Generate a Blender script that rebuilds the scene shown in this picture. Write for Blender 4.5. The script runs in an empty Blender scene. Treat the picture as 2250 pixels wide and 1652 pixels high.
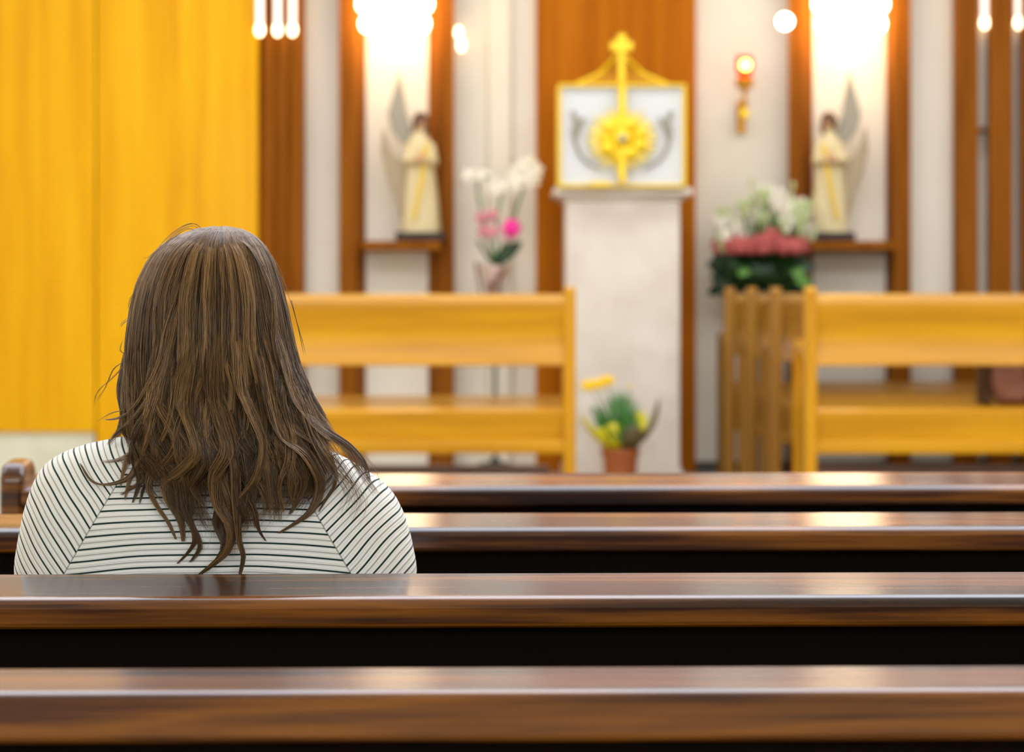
import bpy, bmesh, math, random
import numpy as np
from mathutils import Vector, Matrix
random.seed(7); rng = np.random.default_rng(7)
PI = math.pi
S = bpy.context.scene
COL = S.collection

# ------------------------------------------------------------------ camera
F = 5600.0                      # focal length in frame pixels (2250 wide)
CX, HY, CZ = 1125.0, 640.0, 1.22
cam = bpy.data.cameras.new('camera'); camo = bpy.data.objects.new('camera', cam); COL.objects.link(camo)
camo.location = (0, 0, CZ); camo.rotation_euler = (PI/2, 0, 0)
cam.sensor_width = 36; cam.sensor_fit = 'HORIZONTAL'; cam.lens = F/2250*36
cam.shift_y = -(826-HY)/2250
cam.clip_start = 0.1; cam.clip_end = 60
cam.dof.use_dof = True; cam.dof.focus_distance = 3.15; cam.dof.aperture_fstop = 5.2
S.camera = camo
def P(px, py, d): return Vector(((px-CX)*d/F, d, CZ-(py-HY)*d/F))

# ------------------------------------------------------------------ world, exposure
w = bpy.data.worlds.new('world'); S.world = w; w.use_nodes = True
w.node_tree.nodes['Background'].inputs[0].default_value = (1, .93, .85, 1)
w.node_tree.nodes['Background'].inputs[1].default_value = 0.05
S.view_settings.view_transform = 'Standard'; S.view_settings.look = 'None'
S.view_settings.gamma = 1; S.view_settings.use_curve_mapping = False
S.view_settings.exposure = 0.55
S.cycles.use_denoising = True
S.cycles.max_bounces = 7; S.cycles.diffuse_bounces = 4; S.cycles.glossy_bounces = 4
S.cycles.sample_clamp_indirect = 6; S.cycles.caustics_reflective = False; S.cycles.caustics_refractive = False

# ------------------------------------------------------------------ materials
def lin(c):
    if max(c) > 1.001: c = [v/255 for v in c]
    return tuple((v/12.92 if v <= .04045 else ((v+.055)/1.055)**2.4) for v in c)
def rgba(c): return (*lin(c), 1)
MATS = {}
def mat(name, col, rough=.5, metal=0, coat=0, emit=None, estr=0, bump=0, bscale=80, trans=0, alpha=1, sheen=0, spec=.5, mottled=None, mscale=6, coat_rough=.06):
    m = bpy.data.materials.new(name); m.use_nodes = True; MATS[name] = m
    nt = m.node_tree; b = nt.nodes['Principled BSDF']; I = b.inputs
    I['Base Color'].default_value = rgba(col); I['Roughness'].default_value = rough; I['Metallic'].default_value = metal
    I['Coat Weight'].default_value = coat; I['Coat Roughness'].default_value = coat_rough
    I['Transmission Weight'].default_value = trans; I['Alpha'].default_value = alpha
    I['Sheen Weight'].default_value = sheen; I['Specular IOR Level'].default_value = spec
    if emit: I['Emission Color'].default_value = rgba(emit); I['Emission Strength'].default_value = estr
    tc = nt.nodes.new('ShaderNodeTexCoord')
    if mottled:
        n = nt.nodes.new('ShaderNodeTexNoise'); n.inputs['Scale'].default_value = mscale; n.inputs['Detail'].default_value = 5
        nt.links.new(tc.outputs['Object'], n.inputs['Vector'])
        r = nt.nodes.new('ShaderNodeValToRGB'); r.color_ramp.elements[0].position = .35; r.color_ramp.elements[1].position = .65
        r.color_ramp.elements[0].color = rgba(mottled); r.color_ramp.elements[1].color = rgba(col)
        nt.links.new(n.outputs['Fac'], r.inputs[0]); nt.links.new(r.outputs[0], I['Base Color'])
    if bump:
        n = nt.nodes.new('ShaderNodeTexNoise'); n.inputs['Scale'].default_value = bscale; n.inputs['Detail'].default_value = 4
        nt.links.new(tc.outputs['Object'], n.inputs['Vector'])
        bp = nt.nodes.new('ShaderNodeBump'); bp.inputs['Strength'].default_value = bump; bp.inputs['Distance'].default_value = .01
        nt.links.new(n.outputs['Fac'], bp.inputs['Height']); nt.links.new(bp.outputs[0], I['Normal'])
    return m
def wood(name, cols, axis='X', scale=1.0, rough=.4, coat=0, coat_rough=.1, contrast=(.3, .7), rand=True, spec=.5, fine=.35, coat_ior=1.5, bump=.05):
    m = bpy.data.materials.new(name); m.use_nodes = True; MATS[name] = m
    nt = m.node_tree; b = nt.nodes['Principled BSDF']; I = b.inputs; L = nt.links.new
    I['Roughness'].default_value = rough; I['Coat Weight'].default_value = coat; I['Coat Roughness'].default_value = coat_rough
    I['Specular IOR Level'].default_value = spec; I['Coat IOR'].default_value = coat_ior
    tc = nt.nodes.new('ShaderNodeTexCoord'); oi = nt.nodes.new('ShaderNodeObjectInfo')
    add = nt.nodes.new('ShaderNodeVectorMath'); add.operation = 'MULTIPLY_ADD'
    L(oi.outputs['Random'], add.inputs[0]); add.inputs[1].default_value = (17, 13, 11) if rand else (0, 0, 0); L(tc.outputs['Object'], add.inputs[2])
    def noise(long, cross, detail, dist=0):
        mp = nt.nodes.new('ShaderNodeMapping'); s = [cross]*3; s['XYZ'.index(axis)] = long
        mp.inputs['Scale'].default_value = [v*scale for v in s]; L(add.outputs[0], mp.inputs[0])
        n = nt.nodes.new('ShaderNodeTexNoise'); n.inputs['Scale'].default_value = 1; n.inputs['Detail'].default_value = detail
        n.inputs['Distortion'].default_value = dist; L(mp.outputs[0], n.inputs['Vector']); return n.outputs['Fac']
    a = noise(1.3, 22, 6, .5); c = noise(4, 130, 3)
    mx = nt.nodes.new('ShaderNodeMix'); mx.data_type = 'FLOAT'; mx.inputs[0].default_value = fine
    L(a, mx.inputs[2]); L(c, mx.inputs[3])
    r = nt.nodes.new('ShaderNodeValToRGB'); el = r.color_ramp.elements
    el[0].position, el[1].position = contrast; el[0].color = rgba(cols[0]); el[1].color = rgba(cols[-1])
    for k, cc in enumerate(cols[1:-1]):
        e = el.new(contrast[0]+(contrast[1]-contrast[0])*(k+1)/(len(cols)-1)); e.color = rgba(cc)
    L(mx.outputs[0], r.inputs[0]); L(r.outputs[0], I['Base Color'])
    bp = nt.nodes.new('ShaderNodeBump'); bp.inputs['Strength'].default_value = max(bump, .001); bp.inputs['Distance'].default_value = .003
    L(c, bp.inputs['Height'])
    if bump: L(bp.outputs[0], I['Normal'])
    return m
def emis(name, col, s):
    return mat(name, col, rough=.4, emit=col, estr=s)

# ------------------------------------------------------------------ ceiling lights (the room's lamps) and added rear fill
M_diff = emis('ceiling_diffuser', (232, 238, 252), 4.1)
M_fill = emis('fill_glow', (232, 240, 250), 4.0)  # added frontal fill glow

# ------------------------------------------------------------------ mesh builder
class MB:
    def __init__(s): s.v = []; s.f = []
    def add(s, vs, fs):
        o = len(s.v); s.v += [tuple(v) for v in vs]; s.f += [tuple(i+o for i in f) for f in fs]; return s
    def box(s, x0, x1, y0, y1, z0, z1):
        v = [(x, y, z) for x in (x0, x1) for y in (y0, y1) for z in (z0, z1)]
        return s.add(v, [(0,1,3,2),(4,6,7,5),(0,4,5,1),(2,3,7,6),(0,2,6,4),(1,5,7,3)])
    def prism(s, poly, a0, a1, axis='Y'):
        n = len(poly)
        def q(p, a):
            if axis == 'Y': return (p[0], a, p[1])
            if axis == 'X': return (a, p[0], p[1])
            return (p[0], p[1], a)
        v = [q(p, a0) for p in poly]+[q(p, a1) for p in poly]
        f = [tuple(range(n)), tuple(range(2*n-1, n-1, -1))]+[(i, (i+1) % n, (i+1) % n+n, i+n) for i in range(n)]
        return s.add(v, f)
    def tube(s, pts, rad, n=10, cap=True):
        pts = [Vector(p) for p in pts]; m = len(pts)
        if not hasattr(rad, '__len__'): rad = [rad]*m
        v = []; up = Vector((0, 0, 1))
        t0 = (pts[1]-pts[0]).normalized(); a = t0.cross(up)
        if a.length < .05: a = t0.cross(Vector((1, 0, 0)))
        a.normalize()
        for i, p in enumerate(pts):
            t = (pts[min(i+1, m-1)]-pts[max(i-1, 0)]).normalized()
            a = (a-t*a.dot(t)).normalized(); b = t.cross(a)
            v += [p+(a*math.cos(2*PI*k/n)+b*math.sin(2*PI*k/n))*rad[i] for k in range(n)]
        f = [(i*n+k, i*n+(k+1) % n, (i+1)*n+(k+1) % n, (i+1)*n+k) for i in range(m-1) for k in range(n)]
        if cap: f += [tuple(range(n-1, -1, -1)), tuple(range((m-1)*n, m*n))]
        return s.add(v, f)
    def lathe(s, prof, c, n=28):
        v = [(c[0]+r*math.cos(2*PI*k/n), c[1]+r*math.sin(2*PI*k/n), c[2]+z) for r, z in prof for k in range(n)]
        f = [(i*n+k, i*n+(k+1) % n, (i+1)*n+(k+1) % n, (i+1)*n+k) for i in range(len(prof)-1) for k in range(n)]
        return s.add(v, f+[tuple(range(n-1, -1, -1)), tuple(range((len(prof)-1)*n, len(prof)*n))])
    def ell(s, c, r, rot=None, n=16, m=10):
        if not hasattr(r, '__len__'): r = (r, r, r)
        R = rot if rot is not None else Matrix.Identity(3); c = Vector(c); v = []; f = []
        for i in range(1, m):
            a = PI*i/m
            for k in range(n):
                b = 2*PI*k/n
                v.append(c+R @ Vector((r[0]*math.sin(a)*math.cos(b), r[1]*math.sin(a)*math.sin(b), r[2]*math.cos(a))))
        v += [c+R @ Vector((0, 0, r[2])), c-R @ Vector((0, 0, r[2]))]; T = (m-1)*n
        for i in range(m-2):
            for k in range(n): f.append((i*n+k, (i+1)*n+k, (i+1)*n+(k+1) % n, i*n+(k+1) % n))
        for k in range(n): f += [(T, k, (k+1) % n), (T+1, (m-2)*n+(k+1) % n, (m-2)*n+k)]
        return s.add(v, f)
    def leaf(s, base, tip, width, bend=.15, thick=.0012, n=9, side=None):
        base, tip = Vector(base), Vector(tip); d = tip-base; L = d.length; t = d.normalized()
        a = side if side is not None else t.cross(Vector((random.uniform(-.4, .4), -1, random.uniform(-.2, .3))))
        if a.length < 1e-3: a = Vector((1, 0, 0))
        a = a.normalized(); nrm = a.cross(t).normalized(); v = []
        for i in range(n):
            u = i/(n-1); ww = width*math.sin(PI*min(1, u*.96+.04))**.75*.5; c = base+d*u+nrm*(bend*L*math.sin(PI*u))
            v += [c-a*ww, c-nrm*(ww*.25+thick), c+a*ww, c-nrm*(ww*.25-thick)]
        f = []
        for i in range(n-1):
            o = i*4
            f += [(o, o+1, o+5, o+4), (o+1, o+2, o+6, o+5), (o+2, o+3, o+7, o+6), (o+3, o, o+4, o+7)]
        f += [(0, 3, 2, 1), ((n-1)*4, (n-1)*4+1, (n-1)*4+2, (n-1)*4+3)]
        return s.add(v, f)
    def loft(s, rings):
        n = len(rings[0]); v = [p for r in rings for p in r]
        f = [(i*n+k, i*n+(k+1) % n, (i+1)*n+(k+1) % n, (i+1)*n+k) for i in range(len(rings)-1) for k in range(n)]
        return s.add(v, f+[tuple(range(n-1, -1, -1)), tuple(range((len(rings)-1)*n, len(rings)*n))])
    def build(s, name, m, parent=None, smooth=True, bevel=0, org=None, seg=2, angle=40):
        me = bpy.data.meshes.new(name)
        o3 = Vector(org) if org is not None else Vector((0, 0, 0))
        me.from_pydata([tuple(Vector(v)-o3) for v in s.v], [], s.f); me.validate()
        bm = bmesh.new(); bm.from_mesh(me); bmesh.ops.recalc_face_normals(bm, faces=bm.faces); bm.to_mesh(me); bm.free()
        me.materials.append(m)
        if smooth:
            me.polygons.foreach_set('use_smooth', [True]*len(me.polygons))
            me.set_sharp_from_angle(angle=math.radians(angle))
        o = bpy.data.objects.new(name, me); COL.objects.link(o)
        if parent is not None: o.parent = parent
        elif org is not None: o.location = o3
        if bevel:
            b = o.modifiers.new('bevel', 'BEVEL'); b.width = bevel; b.segments = seg; b.limit_method = 'ANGLE'; b.harden_normals = True
        return o
def tag(o, label=None, cat=None, group=None, kind=None):
    if label: o['label'] = label
    if cat: o['category'] = cat
    if group: o['group'] = group
    if kind: o['kind'] = kind
    return o
def thing(name, loc, label, cat, group=None, rz=0):
    o = bpy.data.objects.new(name, None); COL.objects.link(o); o.location = loc; o.rotation_euler = (0, 0, rz); o.empty_display_size = .1
    return tag(o, label, cat, group)
def struct(mb, name, m, **k):
    return tag(mb.build(name, m, **k), kind='structure')
def copy_tree(o, loc, label, rz=None):
    r = o.copy(); COL.objects.link(r); r.location = loc; r['label'] = label
    if rz is not None: r.rotation_euler = (0, 0, rz)
    for c in list(o.children):
        d = c.copy(); COL.objects.link(d); d.parent = r
        for g in list(c.children):
            e = g.copy(); COL.objects.link(e); e.parent = d
    return r
def fuse(mb, name, m, parent, voxel=.006, smooth=8, factor=.5):
    me = bpy.data.meshes.new('tmp'); me.from_pydata([tuple(v) for v in mb.v], [], mb.f)
    bm = bmesh.new(); bm.from_mesh(me); bmesh.ops.recalc_face_normals(bm, faces=bm.faces); bm.to_mesh(me); bm.free()
    o = bpy.data.objects.new('tmp', me); COL.objects.link(o)
    r = o.modifiers.new('r', 'REMESH'); r.mode = 'VOXEL'; r.voxel_size = voxel; r.use_smooth_shade = True
    if smooth: k = o.modifiers.new('s', 'SMOOTH'); k.iterations = smooth; k.factor = factor
    dg = bpy.context.evaluated_depsgraph_get(); me2 = bpy.data.meshes.new_from_object(o.evaluated_get(dg))
    bpy.data.objects.remove(o); bpy.data.meshes.remove(me)
    me2.name = name; me2.materials.clear(); me2.materials.append(m)
    me2.polygons.foreach_set('use_smooth', [True]*len(me2.polygons))
    ob = bpy.data.objects.new(name, me2); COL.objects.link(ob); ob.parent = parent
    return ob

# ------------------------------------------------------------------ material set
WALLD = 12.40
PLAT = .34
M_plaster = mat('cream_plaster', (236, 228, 208), rough=.55, bump=.05, bscale=30, mottled=(228, 220, 198), mscale=2)
M_plinth = mat('pale_green_plaster', (232, 232, 208), rough=.7, bump=.05, mottled=(222, 222, 196), mscale=8)
M_ceil = mat('ceiling_paint', (240, 234, 224), rough=.8)
M_floor = mat('floor_tile', (190, 176, 156), rough=.3, mottled=(172, 158, 138), mscale=3)
M_plat = mat('platform_stone', (186, 176, 158), rough=.35, mottled=(168, 158, 140), mscale=5)
M_yel = wood('golden_veneer', [(226, 160, 2), (236, 174, 4), (242, 186, 18)], 'Z', .55, rough=.5, coat=.04, contrast=(.36, .64), spec=.12, fine=.22)
M_brown = wood('brown_wood', [(112, 60, 6), (138, 79, 12), (156, 94, 20)], 'Z', .8, rough=.6, coat=0, contrast=(.3, .7), spec=.08)
M_orangew = wood('orange_wood_panel', [(158, 86, 4), (182, 104, 8), (196, 116, 16)], 'Z', .6, spec=.06, rough=.5, contrast=(.3, .7), fine=.2)
M_pew = wood('dark_varnished_wood', [(22, 8, 1), (66, 30, 2), (136, 80, 8), (78, 36, 2)], 'X', .8, rough=.5, spec=.1, coat=.76, coat_rough=.17, coat_ior=1.7, bump=0, contrast=(.37, .63), fine=.2)
M_pewshade = mat('shade_black_panel', (20, 14, 10), rough=.9, spec=.05)  # near-black colour stands for the shade under the ledges
M_bench = wood('honey_wood', [(176, 120, 2), (200, 142, 5), (216, 160, 14)], 'X', .7, rough=.4, coat=.22, coat_rough=.25, contrast=(.3, .7), fine=.3, spec=.2)
M_benchz = wood('honey_wood_post', [(176, 120, 2), (200, 142, 5), (216, 160, 14)], 'Z', .7, rough=.4, coat=.15, coat_rough=.25, contrast=(.3, .7), fine=.3, spec=.2)
M_benchtop = wood('honey_wood_polished', [(180, 124, 4), (202, 144, 8), (218, 160, 18)], 'X', .7, rough=.4, coat=.8, coat_rough=.13, contrast=(.3, .7), fine=.3, spec=.2)
M_marble = mat('cream_marble', (228, 218, 202), rough=.4, mottled=(212, 200, 182), mscale=5)
M_gold = mat('yellow_gold', (248, 210, 10), rough=.35, metal=.2, spec=.6)
M_goldroof = mat('dull_gold', (206, 146, 34), rough=.5, metal=.4)
M_silver = mat('pale_silver_plate', (216, 219, 216), rough=.45, metal=.05)
M_tarn = mat('tarnished_silver', (160, 156, 138), rough=.5, metal=.3)
M_robe = mat('statue_cream', (224, 208, 158), rough=.6)
M_wingshade = mat('statue_shadow_grey', (172, 154, 122), rough=.6)  # grey of the shadow thrown on the niche wall
M_skin2 = mat('statue_flesh', (205, 160, 120), rough=.6)
M_dkhair = mat('statue_dark_brown', (96, 60, 34), rough=.6)
M_base = mat('statue_base_black', (40, 22, 14), rough=.5)
M_green = mat('leaf_green', (30, 66, 16), rough=.5, mottled=(18, 44, 10), mscale=14)
M_green2 = mat('leaf_mid_green', (70, 130, 50), rough=.5, mottled=(46, 104, 30), mscale=14)
M_pale = mat('pale_green_petal', (212, 220, 170), rough=.6, mottled=(176, 196, 122), mscale=22)
M_white = mat('white_petal', (246, 240, 220), rough=.6)
M_pinkl = mat('soft_pink_petal', (222, 140, 150), rough=.6)
M_rose = mat('dusty_rose_petal', (196, 98, 90), rough=.7, mottled=(168, 74, 68), mscale=20)
M_mag = mat('magenta_petal', (240, 40, 150), rough=.55)
M_ylw = mat('yellow_petal', (255, 210, 20), rough=.55)
M_foil = mat('yellow_foil', (214, 204, 6), rough=.35)
M_wrap = mat('brown_wrap', (96, 84, 44), rough=.5)
M_terra = mat('terracotta', (164, 88, 38), rough=.6)
M_pinkpaper = mat('pink_paper', (222, 196, 180), rough=.6)
M_twig = mat('twig_brown', (130, 96, 76), rough=.6)
M_iron = mat('dark_iron', (48, 56, 52), rough=.5, metal=.5)
M_steel = mat('grey_metal', (150, 150, 140), rough=.4, metal=.6)
M_bulb = emis('bulb_glow', (255, 228, 190), 8.5)
M_softglow = emis('soft_glow', (255, 226, 180), 5)
M_strip = emis('strip_glow', (255, 232, 212), 1.1)
M_redglass = mat('red_glass', (225, 60, 16), rough=.25, emit=(240, 60, 12), estr=1.1)
M_flame = emis('flame_glow', (255, 190, 90), 9)
M_base2 = mat('dark_skirting', (70, 68, 56), rough=.5)
M_mauve = mat('dusty_pink_fabric', (150, 108, 94), rough=.8)

# ------------------------------------------------------------------ room
XL, XR, YB, H = -3.6, 4.6, -4.0, 3.7
struct(MB().box(XL, XR, YB, WALLD, -.1, 0), 'floor', M_floor, smooth=False)
struct(MB().box(-1.75, XR, 8.9, WALLD, 0, PLAT), 'floor_platform', M_plat, smooth=False)
struct(MB().box(XL, XR, YB, WALLD+.2, H, H+.1), 'ceiling', M_ceil, smooth=False)
struct(MB().box(XL-.15, XL, YB, WALLD, 0, H), 'wall_left', M_plaster, smooth=False)
struct(MB().box(XR, XR+.15, YB, WALLD, 0, H), 'wall_right', M_plaster, smooth=False)
struct(MB().box(XL-.15, XR+.15, YB-.15, YB, 0, H), 'wall_rear', M_plaster, smooth=False)
def wx(px, d=WALLD): return (px-CX)*d/F
for i, x in enumerate((-2.2, .5, 3.2)):  # added fill lights behind the camera, shaped as windows
    wn = tag(MB().box(x-1.3, x-1.24, YB-.01, YB+.05, 1.6, 3.4).box(x+1.24, x+1.3, YB-.01, YB+.05, 1.6, 3.4).box(x-1.24, x+1.24, YB-.01, YB+.05, 1.6, 1.66).box(x-1.24, x+1.24, YB-.01, YB+.05, 3.34, 3.4).box(x-.025, x+.025, YB-.01, YB+.05, 1.66, 3.34).build('fill_window_%d' % (i+1), M_brown), kind='structure')
    MB().box(x-1.24, x+1.24, YB, YB+.02, 1.66, 3.34).build('fill_pane', M_fill, wn)
# back wall: plaster with shallow folded bays between the wood
fold = []
for px, dy in [(-640, 0), (1000, 0), (1068, -.0), (1076, -.035), (1120, -.035), (1130, 0), (2900, 0)]:
    fold.append((wx(px), WALLD+dy))
poly = fold+[(wx(2900), WALLD+.2), (wx(-640), WALLD+.2)]
struct(MB().prism(poly, 0, H, 'Z'), 'wall_back', M_plaster, smooth=False)
# skirting
struct(MB().box(wx(1525), XR, WALLD-.03, WALLD-.004, PLAT, PLAT+.055), 'baseboard_back', M_base2, bevel=.004)
# golden veneer wall at left : two doors of a tall wall of panels over a pale plinth
YP = 12.2
k = F/YP
def px2x(px): return (px-CX)/k
struct(MB().box(XL, px2x(206), YP+.02, WALLD-.01, 0, .545), 'wall_plinth', M_plinth, smooth=False)
struct(MB().box(XL, px2x(209), YP, WALLD-.01, .545, H), 'wall_panel', M_yel, bevel=.004)
struct(MB().box(px2x(212), px2x(566), YP, WALLD-.01, .02, H), 'wall_panel', M_yel, bevel=.004)
# ribbed brown pilaster with three round ribs
r = MB(); r.box(px2x(568), px2x(664), YP+.06, WALLD-.01, 0, H)
for a, b in ((568, 602), (602, 634), (634, 664)):
    xa, xb = px2x(a), px2x(b)
    pts = [(xa, YP+.07)]+[((xa+xb)/2-(xb-xa)/2*math.cos(PI*i/10), YP+.07-.03*math.sin(PI*i/10)) for i in range(11)]+[(xb, YP+.07)]
    r.prism(pts, 0, H, 'Z')
struct(r, 'trim_1', M_brown)
# central orange panel behind tabernacle
struct(MB().box(wx(1178), wx(1527), WALLD-.05, WALLD-.005, PLAT, H), 'trim_2', M_orangew, bevel=.004)
# splayed fins of the two niches
def fin(name, flat0, flat1, spl=None, y=WALLD-.11, z0=PLAT):
    a, b = flat0, flat1
    d = y
    pts = [(wx(a, d), y), (wx(b, d), y)]
    base = [(wx(max(b, spl) if spl and spl > b else b), WALLD-.005), (wx(min(a, spl) if spl and spl < a else a), WALLD-.005)]
    struct(MB().prism(pts+base, z0, H, 'Z'), name, M_brown, smooth=False)
fin('trim_3', 745, 782, 804)
fin('trim_4', 968, 998, 941)
fin('trim_5', 1732, 1760, 1786)
fin('trim_6', 1964, 2001, 1946)
# niche shelves
for i, (a, b) in enumerate(((803, 972), (1762, 1947))):
    struct(MB().box(wx(a), wx(b), WALLD-.30, WALLD-.006, CZ-(550-HY)*12.2/F, CZ-(530-HY)*12.2/F), 'trim_%d' % (7+i), M_brown, bevel=.004)
# brown uprights at far right
for i, (a, b) in enumerate(((2100, 2150), (2175, 2226), (2246, 2330), (2420, 2520))):
    struct(MB().box(wx(a, 12.3), wx(b, 12.3), 12.3, WALLD-.006, PLAT, H), 'trim_%d' % (9+i), M_brown, bevel=.006)
# small catch between two uprights
kn = thing('door_catch', P(2161, 286, 12.32), 'small brown catch bridging the gap between two right-hand uprights', 'catch')
MB().box(-.03, .03, -.02, .02, -.012, .012).build('catch_bar', M_brown, kn, bevel=.004)
MB().ell((0, -.03, 0), .014).build('catch_knob', M_iron, kn)

# ceiling light panels
def ceiling_light(x, y, label):
    t = thing('ceiling_light', (x, y, H), label, 'ceiling light', 'ceiling light panels')
    MB().box(-1.29, 1.29, -.31, .31, -.05, 0).build('housing', M_silver, t, bevel=.005)
    MB().box(-1.27, 1.27, -.29, .29, -.065, -.045).build('diffuser', M_diff, t)
    return t
ly = [(4.67, 'rearmost row of the bank'), (5.3, 'second row of the bank'), (5.93, 'third row of the bank'), (6.56, 'front row of the bank'), (8.6, 'row before the altar step'), (10.6, 'row near the back wall')]
for y, n in ly:
    for x, s in ((-2.1, 'left'), (.5, 'middle'), (3.1, 'right')):
        ceiling_light(x, y, 'white ceiling light panel, %s one, %s' % (s, n))

# vertical glowing strips: lamp reflections built as glow on the ribs, lamps between uprights
def strip(px, wpx, yb, d, label, gl=M_strip):
    x0 = (px-wpx/2-CX)*d/F; x1 = (px+wpx/2-CX)*d/F; z0 = CZ-(yb-HY)*d/F
    t = thing('glow_strip', ((x0+x1)/2, d, z0), label, 'wall lamp', 'upright glowing strips')
    h = (x1-x0)/2
    MB().box(-h, h, 0, .012, 0, .9).build('backplate', M_brown, t)
    MB().tube([(0, -.002, .012), (0, -.002, .89)], h*.8, n=14).build('tube', gl, t)
    MB().ell((0, -.008, .0), (h*.95, .018, .03)).build('end_glow', M_softglow, t)
for px, wp, yb, d, l in ((571, 19, 66, 12.15, 'glowing upright strip for a lamp reflection beside the golden panel edge'),
                      (610, 18, 66, 12.21, 'glowing upright strip for a lamp reflection in the middle of the ribbed pilaster'),
                      (643, 18, 66, 12.21, 'glowing upright strip for a lamp reflection on the right rib of the pilaster'),
                      (2163, 20, 50, 12.36, 'glowing strip lamp between the first and second right-hand uprights'),
                      (2237, 18, 50, 12.36, 'glowing strip lamp at the far right edge beside the last upright')):
    strip(px, wp, yb, d, l)

# ------------------------------------------------------------------ niche lamps
def niche_lamp(px, label):
    d = 12.18; c = P(px, 30, d)
    t = thing('chandelier_sconce', c, label, 'lamp', 'niche lamps')
    MB().box(-.06, .06, .17, .2, -.1, .25).build('wall_plate', M_gold, t, bevel=.01)
    a = MB(); a.tube([(0, .18, .1), (0, .1, .14), (0, 0, .12)], .012)
    a.tube([(-.17, 0, .12), (0, 0, .12), (.17, 0, .12)], .009)
    pos = []
    for i in range(5):
        x = -.15+.075*i
        pos += [(x, -.02, .045), (x, .03, .15), (x*.9, -.03, -.05)]
    pos += [(-.075, -.02, -.12), (0, -.02, -.13), (.075, -.02, -.12)]
    for p in pos: a.tube([(p[0], 0, .12), p], .004, n=6)
    a.build('arm', M_gold, t)
    for p in pos: MB().ell(p, (.032, .032, .042), n=14, m=8).build('bulb', M_bulb, t)
niche_lamp(868, 'blazing cluster of white bulbs above the left niche statue')
niche_lamp(1868, 'blazing cluster of white bulbs above the right niche statue')
g = thing('glowing_globe', P(1725, 47, 12.1), 'single round white glowing globe left of the right niche', 'lamp')
MB().ell((0, 0, 0), .037).build('globe', emis('globe_glow', (255, 244, 226), 9), g)
MB().tube([(0, .02, .02), (0, .12, .05), (0, .29, .05)], .008).build('arm', M_gold, g)  # glowing ball on a short arm
g = thing('twin_glint', P(1010, 85, 12.3), 'small cream double glint, glow added for reflected lamps, right of the left niche', 'lamp')  # added glow for the bulb cluster's reflection
MB().ell((-.005, 0, .03), (.016, .016, .028)).build('bulb', M_softglow, g)  # added glow for the cluster's reflection
MB().ell((.008, 0, -.03), (.018, .016, .03)).build('bulb', M_softglow, g)  # added glow for the cluster's reflection
MB().tube([(0, 0, 0), (0, .09, 0)], .006).build('arm', M_gold, g)

# ------------------------------------------------------------------ sanctuary lamp
c = P(1636, 150, 12.2)
t = thing('sanctuary_lamp', c, 'red glass sanctuary lamp glowing on a gilt wall bracket', 'lamp')
MB().lathe([(.008, -.05), (.03, -.045), (.042, -.01), (.044, .04), (.038, .062), (.036, .06), (.036, .0), (.005, -.03)], (0, 0, 0)).build('glass', M_redglass, t)
MB().ell((0, -.046, .012), (.025, .008, .026)).build('flame', M_flame, t)
MB().lathe([(.01, -.13), (.014, -.1), (.04, -.09), (.046, -.055), (.04, -.05), (.01, -.06)], (0, 0, 0)).build('cup', M_goldroof, t)
MB().tube([(0, 0, -.12), (0, .0, -.17), (.004, .03, -.22), (0, .17, -.23)], [.008, .012, .008, .008]).build('stem', M_goldroof, t)
MB().lathe([(.012, -.24), (.024, -.235), (.016, -.2), (.01, -.19)], (0, 0, 0)).build('finial', M_gold, t)
MB().box(-.02, .02, .165, .19, -.3, -.14).build('backplate', M_goldroof, t, bevel=.006)

# ------------------------------------------------------------------ pedestal and tabernacle
DP = 11.72
s = DP/F
x0, x1 = (1243-CX)*s, (1494-CX)*s
t = thing('marble_pedestal', ((x0+x1)/2, DP+.15, PLAT), 'tall cream marble pedestal carrying the gold and silver tabernacle', 'pedestal')
hw = (x1-x0)/2; zt = CZ-(413-HY)*s-PLAT
MB().box(-hw, hw, -.15, .36, .06, zt-.035).build('shaft', M_marble, t, bevel=.006)
MB().box(-hw-.015, hw+.015, -.165, .37, 0, .06).build('plinth', M_marble, t, bevel=.006)
hc = (1521-1216)*s/2
MB().box(-hc, hc, -.20, .40, zt-.036, zt).build('cap', M_marble, t, bevel=.008, seg=3)
MB().box(-hw-.02, hw+.02, -.17, .38, zt-.055, zt-.034).build('moulding', M_marble, t, bevel=.006)
Z0 = PLAT+zt
t = thing('tabernacle', ((1365-CX)*s, DP+.03, Z0), 'white and gold tabernacle box with cross and sunburst door on the pedestal', 'tabernacle')
W = 280*s/2; HT = 226*s
MB().box(-W+.012, W-.012, -.1, .28, .006, HT-.01).build('cabinet', M_silver, t, bevel=.004)
fr = MB()
fr.box(-W, -W+.015, -.125, .29, 0, HT); fr.box(W-.015, W, -.125, .29, 0, HT)
fr.box(-W+.015, W-.015, -.125, .29, HT-.014, HT); fr.box(-W+.015, W-.015, -.125, .29, 0, .014)
fr.build('frame', M_gold, t, bevel=.005)
rf = MB(); a = .2; q = HT
rf.add([(-a, -.1, q), (a, -.1, q), (a, .26, q), (-a, .26, q), (0, .08, q+.135)], [(0, 3, 2, 1), (0, 1, 4), (1, 2, 4), (2, 3, 4), (3, 0, 4)])
rf.build('roof', M_goldroof, t, smooth=False)
for sx_ in (-1, 1):
    MB().tube([(sx_*.205, -.1, q), (sx_*.1, -.03, q+.05), (sx_*.014, .05, q+.15)], [.009, .01, .007], n=8).build('roof_strut', M_gold, t)
cr = MB(); cr.box(-.016, .016, -.085, -.055, HT-.0, HT+.13); cr.build('cross_stem', M_gold, t, bevel=.006)
c1 = MB(); zc = HT+.175
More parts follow.
